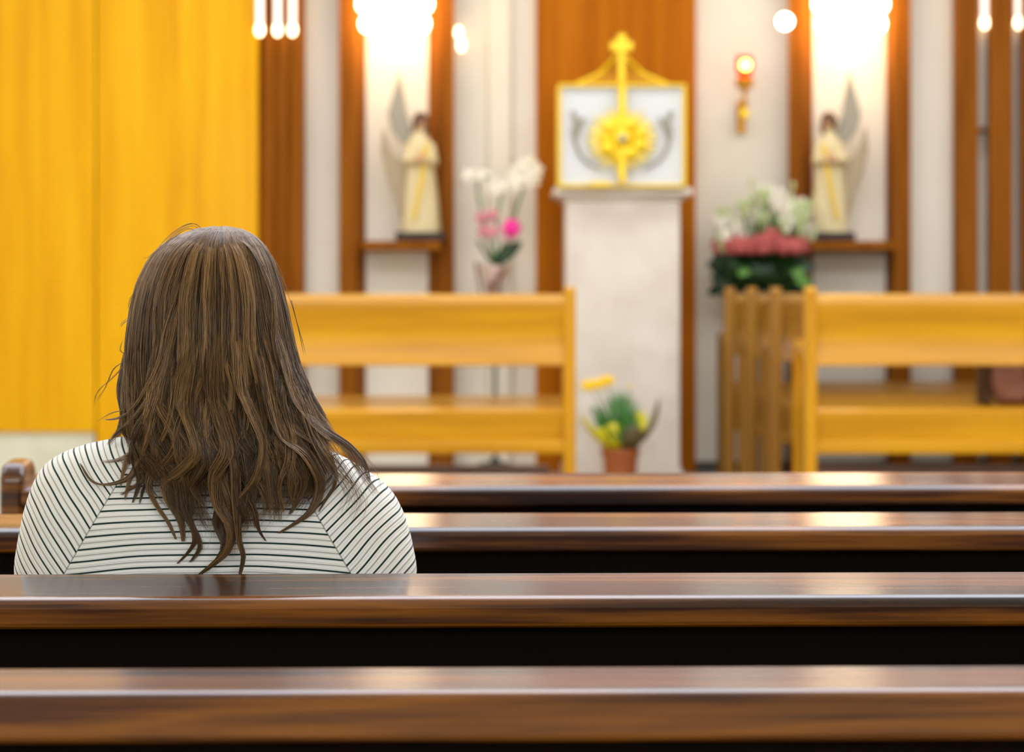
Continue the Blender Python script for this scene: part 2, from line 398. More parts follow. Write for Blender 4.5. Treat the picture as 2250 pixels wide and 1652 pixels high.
c1.prism([(-.015, zc-.05), (.015, zc-.05), (.017, zc-.02), (.045, zc-.026), (.055, zc), (.045, zc+.026), (.019, zc+.02), (.024, zc+.048), (0, zc+.06), (-.024, zc+.048), (-.019, zc+.02), (-.045, zc+.026), (-.055, zc), (-.045, zc-.026), (-.017, zc-.02)], -.088, -.052)
c1.build('cross', M_gold, t, bevel=.005)
br = MB(); br.box(-.018, .018, -.165, -.12, .02, HT+.0); br.build('door_bar', M_gold, t, bevel=.008)
zc = HT-(307-186)*s
sb = MB(); n = 26; pts = []
for i in range(2*n):
    rr = (.168 if i % 2 == 0 else .128)*(1+.06*math.sin(i*1.7)); an = PI*i/n
    pts.append((rr*math.cos(an), zc+rr*.9*math.sin(an)))
sb.prism(pts, -.128, -.106); sb.build('sunburst', mat('pale_gold', (240, 214, 104), rough=.35, metal=.2), t, smooth=False)
sun = bpy.data.objects['sunburst']; md = MB()
for i in range(9):
    an = i*2*PI/9+.3
    md.ell((.078*math.cos(an)+.008*math.sin(i*5), -.14-.012*(i % 2), zc+.074*math.sin(an)), (.042, .022, .032), n=12, m=8)
md.ell((0, -.15, zc), (.05, .028, .05)); md.build('medallion', M_gold, sun)
MB().ell((-.0, -.182, zc+.0), (.018, .008, .02)).build('boss', M_tarn, sun)
for sg in (-1, 1):
    ar = MB()
    pts = [(sg*(.225-.02*math.cos(u*3)), -.115, zc+.13-.30*u) if False else (sg*.222*math.cos(u*1.1), -.112, zc+.05-.19*math.sin(u*1.35)) for u in np.linspace(0, 1, 12)]
    ar.tube(pts, [.010-.005*i/11 for i in range(12)], n=8)
    ar.tube([(sg*.21, -.112, zc+.0), (sg*.205, -.112, zc+.07), (sg*.225, -.112, zc+.13)], [.008, .017, .009], n=8)
    ar.tube([(sg*.205, -.112, zc+.05), (sg*.17, -.112, zc+.1)], [.016, .007], n=8)
    ar.build('ornament_arc', M_tarn, t)
MB().box(-.15, -.05, -.16, -.12, 0, .022).build('foot', M_gold, t, bevel=.005)

# ------------------------------------------------------------------ statues
def statue(px, mir, label):
    d = 12.2; s = d/F; zb = CZ-(529-HY)*d/F
    t = thing('robed_statue', ((px-CX)*s, d+.02, zb), label, 'statue', 'niche statues')
    MB().box(-.118, .118, -.09, .09, 0, .04).build('base', M_base, t, bevel=.006)
    m = mir
    rings = []
    for z, hx, hy, ox in ((.036, .088, .07, 0), (.06, .092, .072, 0), (.2, .08, .062, 0), (.32, .066, .052, .002), (.40, .062, .05, .004), (.455, .064, .046, .004), (.485, .05, .04, .004), (.51, .026, .026, .004), (.53, .022, .022, .004)):
        rings.append([(m*ox+hx*(1+.07*math.sin(7*a+z*5)*(1 if z < .35 else .2))*math.cos(a), hy*(1+.07*math.sin(7*a))*math.sin(a), z) for a in np.linspace(0, 2*PI, 28, endpoint=False)])
    rb = MB(); rb.loft(rings)
    for sg in (-1, 1):
        rb.tube([(sg*.045, 0, .46), (sg*.062, -.03, .375), (sg*.02, -.085, .385)], [.024, .024, .018], n=10)
    rb.build('robe', M_robe, t)
    MB().ell((.0, -.005, .565), (.03, .033, .04)).build('head', M_skin2, t); MB().ell((0, -.09, .39), (.022, .015, .03)).build('hands', M_skin2, t)
    hh = MB().ell((0, .002, .578), (.038, .038, .042)).ell((0, .02, .545), (.04, .026, .05)); hh.ell((m*.012, -.026, .575), (.026, .016, .03)); hh.build('hair', M_dkhair, t)
    MB().tube([(m*-.03, -.06, .46), (m*-.01, -.075, .30), (m*.03, -.08, .1)], [.008, .01, .008]).build('sash', M_gold, t)
    # wall shadow built as wings : tall blade and lower fold, outer side
    def pl(L): return [(m*(x-915)*s*-1 if False else m*(915-x)*s, (529-y)*s) for x, y in L]
    up = pl([(868, 150), (853, 205), (842, 250), (850, 285), (872, 312), (893, 318), (896, 285), (884, 250), (878, 205)])
    lo = pl([(832, 275), (826, 330), (840, 385), (858, 430), (872, 480), (885, 500), (900, 470), (905, 380), (900, 320), (888, 345), (872, 352), (858, 340), (846, 318)])
    wg = MB().prism([(x, z) for x, z in up], .02, .045).build('shadow_wing', mat('shadow_grey_%d' % px, (160, 154, 134), rough=.6), t, bevel=.008)
    MB().prism([(x, z) for x, z in lo], .005, .04).build('shadow_wing', M_wingshade, t, bevel=.008)
statue(924, -1, 'white robed statue with wall shadow built as wings on dark base in the left niche')
statue(1822, 1, 'white robed statue with wall shadow built as wings on dark base in the right niche')

# ------------------------------------------------------------------ honey benches
def bench(W, label, group='honey wood benches'):
    """origin: floor, left rear post ; x to the right, y toward altar"""
    t = thing('bench', (0, 0, 0), label, 'bench', group)
    HB = .868
    pw = .046
    # top rail (rounded) 
    pr = [(-.018, HB-.062), (-.026, HB-.045)]+[(.006-.032*math.cos(PI*i/16), HB-.03+.032*math.sin(PI*i/16)) for i in range(17)]+[(.034, HB-.06)]
    MB().prism(pr, pw, W-pw, 'X').build('top_rail', M_benchtop, t, angle=50)
    br = [(-.022, HB-.06), (-.004, HB-.13), (.001, HB-.17), (-.006, HB-.21), (-.032, HB-.275), (-.012, HB-.28), (.014, HB-.16), (.0, HB-.06)]
    MB().prism(br, pw, W-pw, 'X').build('backrest', M_bench, t, angle=50)
    st = [(-.01, .395), (-.012, .41), (0, .416), (.2, .425), (.40, .455), (.42, .45), (.425, .43), (.40, .42)]
    MB().prism(st, pw, W-pw, 'X').build('seat', M_benchtop, t, angle=50)
    MB().prism([(.004, .30), (-.001, .345), (-.012, .395), (.012, .395), (.018, .30)], pw, W-pw, 'X').build('apron', M_bench, t, angle=50)
    MB().prism([(-.015, .245), (-.022, .268), (-.018, .295), (.0, .305), (.02, .295), (.018, .245)], pw, W-pw, 'X').build('lower_rail', M_bench, t, angle=50)
    for x in (0, W-pw):
        MB().prism([(-.03, 0), (-.03, HB+.015), (-.005, HB+.03), (.025, HB+.03), (.045, HB+.005), (.05, .42), (.05, 0)], x, x+pw, 'X').build('post', M_benchz, t, bevel=.006)
        MB().prism([(.37, 0), (.375, .60), (.37, .66), (.42, .655), (.425, .6), (.42, 0)], x, x+pw, 'X').build('leg', M_benchz, t, bevel=.006)
        MB().prism([(.05, .615), (.05, .65), (.36, .685), (.42, .675), (.43, .655), (.36, .65)], x, x+pw, 'X').build('armrest', M_bench, t, bevel=.006)
    MB().box(pw+.05, W-pw-.05, .432, .52, .13, .165).build('kneeler', wood('kneeler_wood_%d' % int(W*100), [(96, 62, 44), (116, 82, 62)], 'X', .7, rough=.4), t, bevel=.006)
    for x in (pw+.06, W-pw-.1):
        MB().box(x, x+.04, .432, .51, .0, .13).build('kneeler_leg', M_bench, t, bevel=.004)
    return t
d1 = 10.0
WL = 1.22
b1 = bench(WL, 'honey wood bench in the front left, behind the seated person')
b1.location = ((1265-CX)*d1/F-WL, d1, PLAT)
b2 = bench(2.3, 'nearest honey wood bench of the stack on the right')
b2.location = ((1768-CX)*d1/F, d1, PLAT)
M_shaded = wood('shaded_honey_wood', [(126, 84, 16), (148, 102, 22), (164, 118, 34)], 'Z', .7, rough=.5, coat=.3, coat_rough=.25, spec=.2)  # darker honey wood, shade on the stacked benches put into the colour
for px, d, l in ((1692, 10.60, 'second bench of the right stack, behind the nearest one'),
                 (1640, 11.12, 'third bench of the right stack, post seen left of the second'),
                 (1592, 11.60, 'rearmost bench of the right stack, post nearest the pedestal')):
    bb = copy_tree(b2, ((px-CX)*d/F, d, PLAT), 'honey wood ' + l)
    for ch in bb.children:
        sl = ch.material_slots[0]; sl.link = 'OBJECT'; sl.material = M_shaded
    for ch in list(bb.children):       # the stacked ones have no kneeler
        if ch.name.startswith('kneeler'): bpy.data.objects.remove(ch)

# ------------------------------------------------------------------ flowers
def pot_plant():
    d = 11.35; s = d/F; c = P(1363, 0, d)
    t = thing('potted_daisies', (c.x, d, PLAT), 'terracotta pot of yellow daisies in yellow and brown wrap before the pedestal', 'potted plant')
    z1 = CZ-(985-HY)*s-PLAT
    MB().lathe([(.058, 0), (.066, .004), (.078, z1-.03), (.086, z1-.03), (.086, z1), (.076, z1), (.07, z1-.02), (.01, z1-.02)], (0, 0, 0)).build('pot', M_terra, t)
    def wrap(a0, a1, spread, name, m, top):
        mb = MB(); n = 22; R = []
        for i in range(n+1):
            a = a0+(a1-a0)*i/n; u = i/n; tp = top(u)
            R.append([(math.cos(a)*.062, math.sin(a)*.062, z1-.01), (math.cos(a)*(.062+.6*(spread(u)-.062)), math.sin(a)*(.062+.5*(spread(u)-.062)), z1+tp*.45), (math.cos(a)*spread(u), math.sin(a)*spread(u), z1+tp)])
        v = [p for r_ in R for p in r_]; f = [(i*3+j, (i+1)*3+j, (i+1)*3+j+1, i*3+j+1) for i in range(n) for j in range(2)]
        mb.add(v, f); o = mb.build(name, m, t); so = o.modifiers.new('t', 'SOLIDIFY'); so.thickness = .003
    wrap(PI*.9, PI*1.5, lambda u: .185-.09*u, 'foil', M_foil, lambda u: .13-.035*u+.02*math.sin(9*u))
    wrap(PI*1.5, PI*2.12, lambda u: .09+.1*u, 'wrap', M_wrap, lambda u: .07+.12*u**2+.03*math.sin(8*u))
    wrap(PI*.12, PI*.9, lambda u: .13+.03*math.sin(5*u), 'foil', M_foil, lambda u: .11+.05*math.sin(7*u))
    fo = MB()
    for i in range(190):
        a = random.uniform(0, 2*PI); r_ = random.uniform(.01, .13); h = random.uniform(.05, .21)*(1.15-r_*3.5)
        b = (random.uniform(-.03, .03), random.uniform(-.03, .03), z1+.0)
        fo.leaf(b, (r_*math.cos(a)-.015, r_*math.sin(a), z1+h+.06), random.uniform(.007, .014), .15)
    fo.build('foliage', M_green2, t)
    for q, (px, py, r_) in enumerate(((1293, 846, .036), (1313, 844, .034), (1334, 836, .034), (1386, 850, .010))):
        p = P(px, py, d); p = Vector((p.x-c.x, -.03+.02*q, p.z-PLAT))
        MB().tube([(0, 0, z1), (p.x*.5, p.y*.5, z1+(p.z-z1)*.6), p], .0025, n=6).build('stem', M_green2, t)
        fl = MB()
        for j in range(10):
            a = j*2*PI/10; fl.ell(p+Vector((.6*r_*math.cos(a), -.004, .45*r_*math.sin(a))), (r_*.45, .005, r_*.26), n=8, m=6)
        fl.ell(p+Vector((0, -.008, 0)), (r_*.35, .008, r_*.28), n=8, m=6); fl.build('flower', M_ylw, t)
pot_plant()

def bloom(mb, c, r, n=5, tilt=0):
    for j in range(n):
        a = j*2*PI/n+tilt; R = Matrix.Rotation(-a, 3, 'Y')
        mb.ell(Vector(c)+Vector((.55*r*math.cos(a), random.uniform(-.01, .01), .55*r*math.sin(a))), (r*.55, r*.16, r*.38), rot=R, n=10, m=7)
    mb.ell(Vector(c)+Vector((0, -.012, 0)), (r*.25, r*.2, r*.25), n=8, m=6)
def orchid():
    d = 12.0; s = d/F; cx = P(1088, 0, d).x
    st = thing('flower_stand', (cx, d, PLAT), 'thin dark metal flower stand behind the left bench', 'stand')
    ztop = CZ-(648-HY)*s-PLAT
    MB().tube([(0, 0, .05), (0, 0, ztop-.02)], .009).build('pole', M_iron, st)
    MB().lathe([(.02, ztop-.03), (.1, ztop-.015), (.105, ztop), (.01, ztop)], (0, 0, 0)).build('tray', M_iron, st)
    MB().lathe([(.03, .0), (.032, .05), (.026, .085), (.012, .1)], (0, 0, 0)).build('hub', M_iron, st)
    for a in (PI, 0, -PI/2, PI/2):
        MB().tube([(0, 0, .07), (.07*math.cos(a), .07*math.sin(a), .065), (.13*math.cos(a), .13*math.sin(a), .008)], [.009, .009, .012]).build('leg', M_iron, st)
    t = thing('orchid_arrangement', (cx, d, PLAT+ztop), 'orchid arrangement with white sprays and one magenta bloom, left of the pedestal', 'flower arrangement')
    def Q(px, py, y=0): p = P(px, py, d); return Vector((p.x-cx, y, p.z-PLAT-ztop))
    cone = MB()
    cone.lathe([(.03, 0), (.04, .01), (.075, .14), (.072, .14), (.03, .02)], (-.0, 0, 0)); cone.build('wrap', M_pinkpaper, t)
    tw = MB()
    tw.tube([Q(1058, 648, -.05), Q(1052, 610, -.07), Q(1046, 575, -.06)], .008, n=8)
    tw.tube([Q(1074, 640, -.08), Q(1088, 622, -.09), Q(1100, 600, -.08), Q(1110, 585, -.06)], [.01, .014, .014, .008], n=8)
    tw.ell(Q(1083, 626, -.085), (.022, .015, .016)); tw.ell(Q(1103, 600, -.08), (.016, .012, .02)); tw.build('twig', M_twig, t)
    lv = MB()
    for a, b, w_ in (((1084, 584), (1148, 532), .085), ((1086, 580), (1050, 524), .07), ((1086, 582), (1130, 548), .045), ((1086, 580), (1066, 560), .05), ((1090, 582), (1118, 585), .03)):
        lv.leaf(Q(*a, -.02), Q(*b, -.05), w_, .08, side=Vector((.5, -.5, -.6)))
    lv.build('foliage', M_green, t)
    def spray(pts, fl, r, m, nm='flower'):
        MB().tube([Q(*p, -.02*i) for i, p in enumerate(pts)], .006, n=6).build('stem', M_green2, t)
        for p in fl:
            b = MB(); bloom(b, Q(p[0], p[1], -.06+random.uniform(-.02, .02)), r, tilt=random.uniform(0, 1)); b.build(nm, m, t)
    spray([(1085, 580), (1060, 480), (1050, 420), (1052, 390), (1075, 392)], [(1032, 388), (1062, 390), (1076, 400), (1086, 412)], .034, M_white)
    spray([(1088, 580), (1092, 480), (1102, 430), (1112, 412)], [(1110, 412), (1124, 420), (1096, 418)], .036, M_white)
    spray([(1090, 580), (1132, 470), (1150, 410), (1156, 378), (1166, 362)], [(1134, 385), (1150, 372), (1164, 362), (1175, 378), (1168, 396), (1138, 404)], .042, M_white)
    spray([(1088, 580), (1070, 520), (1064, 480)], [(1058, 478), (1082, 474), (1062, 508), (1080, 510)], .03, M_pinkl)
    spray([(1088, 580), (1108, 540), (1122, 510)], [(1096, 508), (1112, 525)], .018, mat('pale_pink_petal', (236, 186, 186), rough=.6))
    b = MB(); bloom(b, Q(1124, 502, -.08), .045, 6); b.ell(Q(1124, 502, -.08), (.035, .02, .033)); b.build('flower', M_mag, t)
orchid()

def big_arr():
    d = 12.13; s = d/F; cx = P(1668, 0, d).x
    ztop = CZ-(640-HY)*s-PLAT
    st = thing('flower_stand', (cx, d, PLAT), 'grey metal flower stand among the stacked benches on the right', 'stand')
    MB().tube([(0, 0, .04), (0, 0, ztop-.06)], .014).build('pole', M_steel, st)
    MB().lathe([(.085, 0), (.085, .012), (.02, .045), (.014, .05)], (0, 0, 0)).build('base', M_steel, st)
    MB().lathe([(.02, ztop-.08), (.1, ztop-.06), (.14, ztop), (.13, ztop), (.02, ztop-.05)], (0, 0, 0)).build('bowl', M_steel, st)
    t = thing('flower_arrangement', (cx, d, PLAT+ztop), 'large arrangement of pale lilies, dusty rose band and dark leaves, right of the pedestal', 'flower arrangement')
    def Q(px, py, y=0): p = P(px, py, d); return Vector((p.x-cx, y, p.z-PLAT-ztop))
    lv = MB()
    for i in range(380):
        a = random.uniform(0, 2*PI); r_ = random.uniform(.02, .2); z = random.uniform(.0, .17)
        ys = .9 if math.sin(a) < 0 else .3
        c = Vector((r_*math.cos(a), r_*math.sin(a)*ys, z)); tip = c+Vector((math.cos(a)*random.uniform(.02, .07), math.sin(a)*.05*ys, random.uniform(-.04, .045)))
        lv.leaf(c, tip, random.uniform(.035, .06), .1)
    for a, b in (((1620, 590), (1560, 572)), ((1620, 612), (1562, 620)), ((1620, 620), (1575, 632)), ((1725, 600), (1790, 585)), ((1725, 620), (1785, 622)), ((1620, 580), (1578, 560))):
        lv.leaf(Q(*a, -.05), Q(*b, -.05), .05, .1); lv.leaf(Q(*a, -.09), Q(*b, -.1), .05, .1)
    lv.ell((0, -.03, .09), (.17, .11, .085)); lv.build('foliage', M_green, t)
    hl = MB()
    for px, py in ((1626, 598), (1750, 616), (1742, 600), (1758, 622)):
        for k_ in range(4): hl.leaf(Q(px-12, py+random.uniform(-8, 8), -.19), Q(px+14, py+random.uniform(-10, 10), -.2), .03, .1)
    hl.build('foliage', mat('bright_leaf', (90, 140, 46), rough=.5), t)
    for i in range(44):
        a = i*2.4; r_ = .2*math.sqrt((i+.5)/44)
        x = r_*math.cos(a)*1.05; y = r_*math.sin(a)*.6-.05
        b = MB(); bloom(b, (x, y-.02, .205+.025*random.random()+(.03 if 0.02 < x < .08 else 0)), .04, 6, random.random()); b.ell((x, y-.02, .2), (.03, .02, .028), n=8, m=6)
        b.build('flower', M_rose, t)
    for i in range(62):
        px = random.uniform(1580, 1784); top = np.interp(px, [1580, 1610, 1650, 1690, 1740, 1770], [452, 455, 425, 405, 425, 448])+random.uniform(0, 70)
        y = random.uniform(-.15, .06); tip = Q(px, top, y); b = MB()
        base = Vector((tip.x*.7, y*.6, .2))
        m_ = M_pale if i % 2 else M_white
        for j in range(5):
            a = j*2*PI/5+i; b.leaf(tip-Vector((0, 0, .07)), tip+Vector((.035*math.cos(a), .035*math.sin(a), .01)), .022, .08)
        b.ell(tip-Vector((0, 0, .055)), (.014, .014, .03), n=8, m=6)
        b.build('lily', m_, t)
        MB().tube([base, tip-Vector((0, 0, .07))], .005, n=6).build('stem', M_green2, t)
    for px, py in ((1652, 392), (1742, 400), (1592, 455)):
        MB().tube([Q(px+6, 520), Q(px, py+30), Q(px, py+12)], .004, n=6).ell(Q(px, py+8), (.012, .012, .022), n=8, m=6).build('bud', M_pale, t)
big_arr()

# a cloth bag lying on the nearest right bench
bg = thing('cloth_bag', ((2212-CX)*10.2/F, 10.2, PLAT+.427), 'dusty pink cloth bag with dark handles on the seat of the right bench', 'bag')
q = MB(); q.ell((0, .02, .11), (.075, .075, .11), n=20, m=14).ell((.03, .03, .05), (.09, .08, .05), n=20, m=12)
fuse(q, 'body', M_mauve, bg, voxel=.008, smooth=4)
M_bt = mat('dark_brown_cloth', (74, 50, 24), rough=.8)
MB().box(-.105, -.06, -.02, .1, .002, .2).build('side_panel', M_bt, bg, bevel=.01)
MB().ell((.115, .0, .03), (.06, .05, .03)).build('pocket', M_bt, bg)
MB().tube([(-.05, .02, .19), (-.04, .02, .27), (.04, .02, .27), (.05, .02, .19)], .008).build('handle', mat('brown_strap', (70, 46, 26), rough=.6), bg)

# ------------------------------------------------------------------ dark pews
PX0, PX1 = -.955, 2.6
def pew(dn, drop, depth, rise, th, label, x0=PX0):
    rz = math.radians(1.3)
    t = thing('pew', (0, dn, 0), label, 'pew', 'dark varnished pews', rz)
    z = CZ-drop; R = .025; r2 = .007; TM = math.radians(60)
    prof = []
    sl = rise/depth
    # rounded near top edge
    for i in range(17):
        a = TM*(1-i/16)
        prof.append((R*math.sin(TM)-R*math.sin(a), z-R+R*math.cos(a)))
    prof += [(depth-.006, z+rise), (depth, z+rise-.006), (depth, z+rise-.028), (depth-.006, z+rise-.034)]
    prof += [(r2+.04, z-th+.001), (r2, z-th), (.002, z-th+.003), (0, z-th+r2)]
    MB().prism(prof, x0+.04, PX1, 'X').build('ledge', M_pew, t, angle=20)
    MB().box(x0+.04, PX1, .055, .075, .1, z-th+.004).build('backrest', M_pewshade, t)
    MB().prism([(.075, .40), (.075, .43), (.46, .455), (.475, .445), (.475, .425)], x0+.04, PX1, 'X').build('seat', M_pew, t, angle=50)
    for xx, nm in ((x0, 'end_panel'), (PX1, 'end_panel')):
        e = [(.0, 0), (.0, z-.02), (-.0, z+.02), (.02, z+.042), (.11, z+.046), (.14, z+.03), (.15, z-.1), (.3, .62), (.47, .55), (.49, .5), (.49, 0)]
        MB().prism(e, xx, xx+.045, 'X').build(nm, M_pew, t, bevel=.012, seg=3)
    return t
pew(2.20, .3466, .127, .004, .0435, 'dark varnished pew nearest to the camera, across the bottom of the picture')
pew(2.947, .3537, .16, .0107, .036, 'dark varnished pew with the person in striped sweater sitting on it')
pew(3.82, .3547, .17, .008, .036, 'dark varnished pew directly in front of the seated person')
pew(4.64, .3546, .17, .012, .0365, 'farthest dark varnished pew, its left end post showing', x0=-.93)

# ------------------------------------------------------------------ the seated person
PXc, PYc = -.37, 3.30
person = thing('person', (PXc, PYc, 0), 'person seen from behind with long brown wavy hair and striped sweater, sitting in a pew', 'person')
def L_(p): return Vector((p[0]-PXc, p[1]-PYc, p[2]))
SD = 3.26      # depth of the sweater silhouette
out = [(930, 365, 540), (945, 330, 565), (960, 262, 610), (975, 190, 670), (990, 145, 720), (1010, 108, 765), (1035, 86, 805), (1060, 72, 842), (1090, 61, 868), (1130, 50, 888), (1180, 40, 903), (1230, 32, 913), (1258, 30, 917), (1300, 40, 908), (1360, 95, 850), (1420, 180, 770)]
OY = np.array([o[0] for o in out]); OL = np.array([o[1] for o in out]); OR = np.array([o[2] for o in out])
OB = np.interp(OY, [930, 960, 1000, 1060, 1130, 1260, 1420], [.045, .062, .085, .105, .115, .115, .085])
OC = np.interp(OY, [930, 960, 1000, 1060, 1130, 1450], [3.255, 3.262, 3.268, 3.27, 3.27, 3.27])
EXP = 2.5
def sweater_back(x, z):
    py = HY+(CZ-z)*F/SD
    py = np.clip(py, 930, 1270)
    l = (np.interp(py, OY, OL)-CX)*SD/F; r = (np.interp(py, OY, OR)-CX)*SD/F
    c = (l+r)/2; h = (r-l)/2; u = np.clip(np.abs((x-c)/h), 0, .995)
    return np.interp(py, OY, OC)-np.interp(py, OY, OB)*(1-u**EXP)**(1/EXP)
# skin body ------------------------------------------------------
M_skin = mat('skin', (214, 158, 128), rough=.5, bump=.03)
HYc = 3.305; HZc = 1.175; HXc = (458-CX)*3.29/F
yaw = math.radians(38)     # head turned to the left
RZ = Matrix.Rotation(yaw, 3, 'Z'); RT = RZ @ Matrix.Rotation(math.radians(-8), 3, 'X')
def Hd(x, y, z): return L_(Vector((HXc, HYc, HZc))+RT @ Vector((x, y, z)))
body = MB()
body.ell(Hd(0, -.005, .022), (.072, .09, .088), rot=RT, n=24, m=16)
body.ell(Hd(0, .035, -.03), (.056, .056, .075), rot=RT, n=20, m=14)
body.ell(Hd(0, .06, -.085), (.03, .025, .025), rot=RT)
body.ell(Hd(0, .045, -.075), (.045, .04, .03), rot=RT)
body.tube([Hd(0, .088, .022), Hd(0, .098, .0), Hd(0, .11, -.025)], [.008, .010, .013], n=10)
for sg in (-1, 1):
    body.ell(Hd(sg*.010, .098, -.028), .008, n=8, m=6)
    body.ell(Hd(sg*.03, .078, .036), (.02, .01, .006), rot=RT, n=10, m=6)
    body.ell(Hd(sg*.036, .068, -.02), (.02, .02, .018), rot=RT, n=10, m=6)
    body.ell(Hd(sg*.073, -.005, -.005), (.008, .018, .03), rot=RT, n=10, m=8)
body.tube([Hd(0, -.03, -.04), L_((-.375, 3.285, 1.05)), L_((-.37, 3.265, 1.0))], [.055, .052, .058], n=16)
# torso, slimmer than the clothes
def ring(cx, cy, z, hx, hy, n=28, e=2.3):
    R = []
    for a in np.linspace(0, 2*PI, n, endpoint=False):
        ca, sa = math.cos(a), math.sin(a)
        R.append(L_((cx+hx*math.copysign(abs(ca)**(2/e), ca), cy+hy*math.copysign(abs(sa)**(2/e), sa), z)))
    return R
body.loft([ring(-.375, 3.28, .46, .15, .10), ring(-.375, 3.28, .6, .13, .085), ring(-.375, 3.275, .75, .145, .09), ring(-.375, 3.27, .88, .165, .085), ring(-.375, 3.268, .95, .13, .065), ring(-.375, 3.268, 1.0, .055, .045)])
for sg in (-1, 1):
    sx = -.375+sg*.17; sz = .955 if sg < 0 else .935
    ax = -.375+sg*.188
    body.tube([L_((sx, 3.275, sz-.02)), L_((ax+sg*.012, 3.28, .80)), L_((ax+sg*.015, 3.31, .685))], [.042, .040, .036], n=12)
    body.tube([L_((ax+sg*.015, 3.31, .685)), L_((ax-sg*.03, 3.43, .625)), L_((-.375+sg*.06, 3.545, .61))], [.035, .031, .024], n=12)
    hx, hy, hz = -.375+sg*.045, 3.575, .606
    body.ell(L_((hx, hy, hz)), (.04, .045, .017), n=12, m=8)
    for k_, (dx, l) in enumerate(((-.030, .058), (-.011, .07), (.009, .066), (.028, .052))):
        b0 = Vector((hx+dx, hy+.03, hz)); 
        body.tube([L_(b0), L_(b0+Vector((-sg*.004, l*.5, .004))), L_(b0+Vector((-sg*.008, l*.9, -.012)))], [.0095, .009, .0075], n=8)
        body.ell(L_(b0+Vector((-sg*.008, l*.9, -.012))), .0075, n=8, m=6)
    body.tube([L_((hx-sg*.03, hy-.02, hz)), L_((hx-sg*.052, hy+.01, hz-.004)), L_((hx-sg*.058, hy+.04, hz-.008))], [.012, .010, .008], n=8)
    lx = -.375+sg*.085
    body.tube([L_((lx, 3.27, .525)), L_((lx+sg*.01, 3.52, .53)), L_((lx+sg*.015, 3.74, .52))], [.07, .066, .052], n=14)
    body.tube([L_((lx+sg*.015, 3.74, .52)), L_((lx+sg*.015, 3.735, .3)), L_((lx+sg*.015, 3.71, .09))], [.052, .05, .036], n=14)
    body.ell(L_((lx+sg*.02, 3.78, .045)), (.038, .10, .034))
bodyo = fuse(body, 'body', M_skin, person, voxel=.0045, smooth=5)
M_eye = mat('eye_white', (235, 230, 222), rough=.2); M_lip = mat('lip', (176, 92, 84), rough=.45)
for sg in (-1, 1):
    MB().ell(Hd(sg*.03, .0755, .016), (.010, .0095, .0042), rot=RT, n=14, m=10).build('eye', M_eye, person); MB().ell(Hd(sg*.03, .0845, .016), (.004, .002, .0036), rot=RT, n=12, m=8).build('iris', mat('brown_iris_%d' % sg, (60, 38, 24), rough=.2), person)
    MB().tube([Hd(sg*.018, .084, .036), Hd(sg*.032, .083, .040), Hd(sg*.046, .072, .035)], [.002, .003, .0015], n=8).build('eyebrow', mat('eyebrow_hair_%d' % sg, (58, 40, 24), rough=.9), person)
MB().tube([Hd(-.022, .084, -.052), Hd(0, .094, -.05), Hd(.022, .084, -.052)], [.003, .007, .003], n=8).build('lips', M_lip, person)

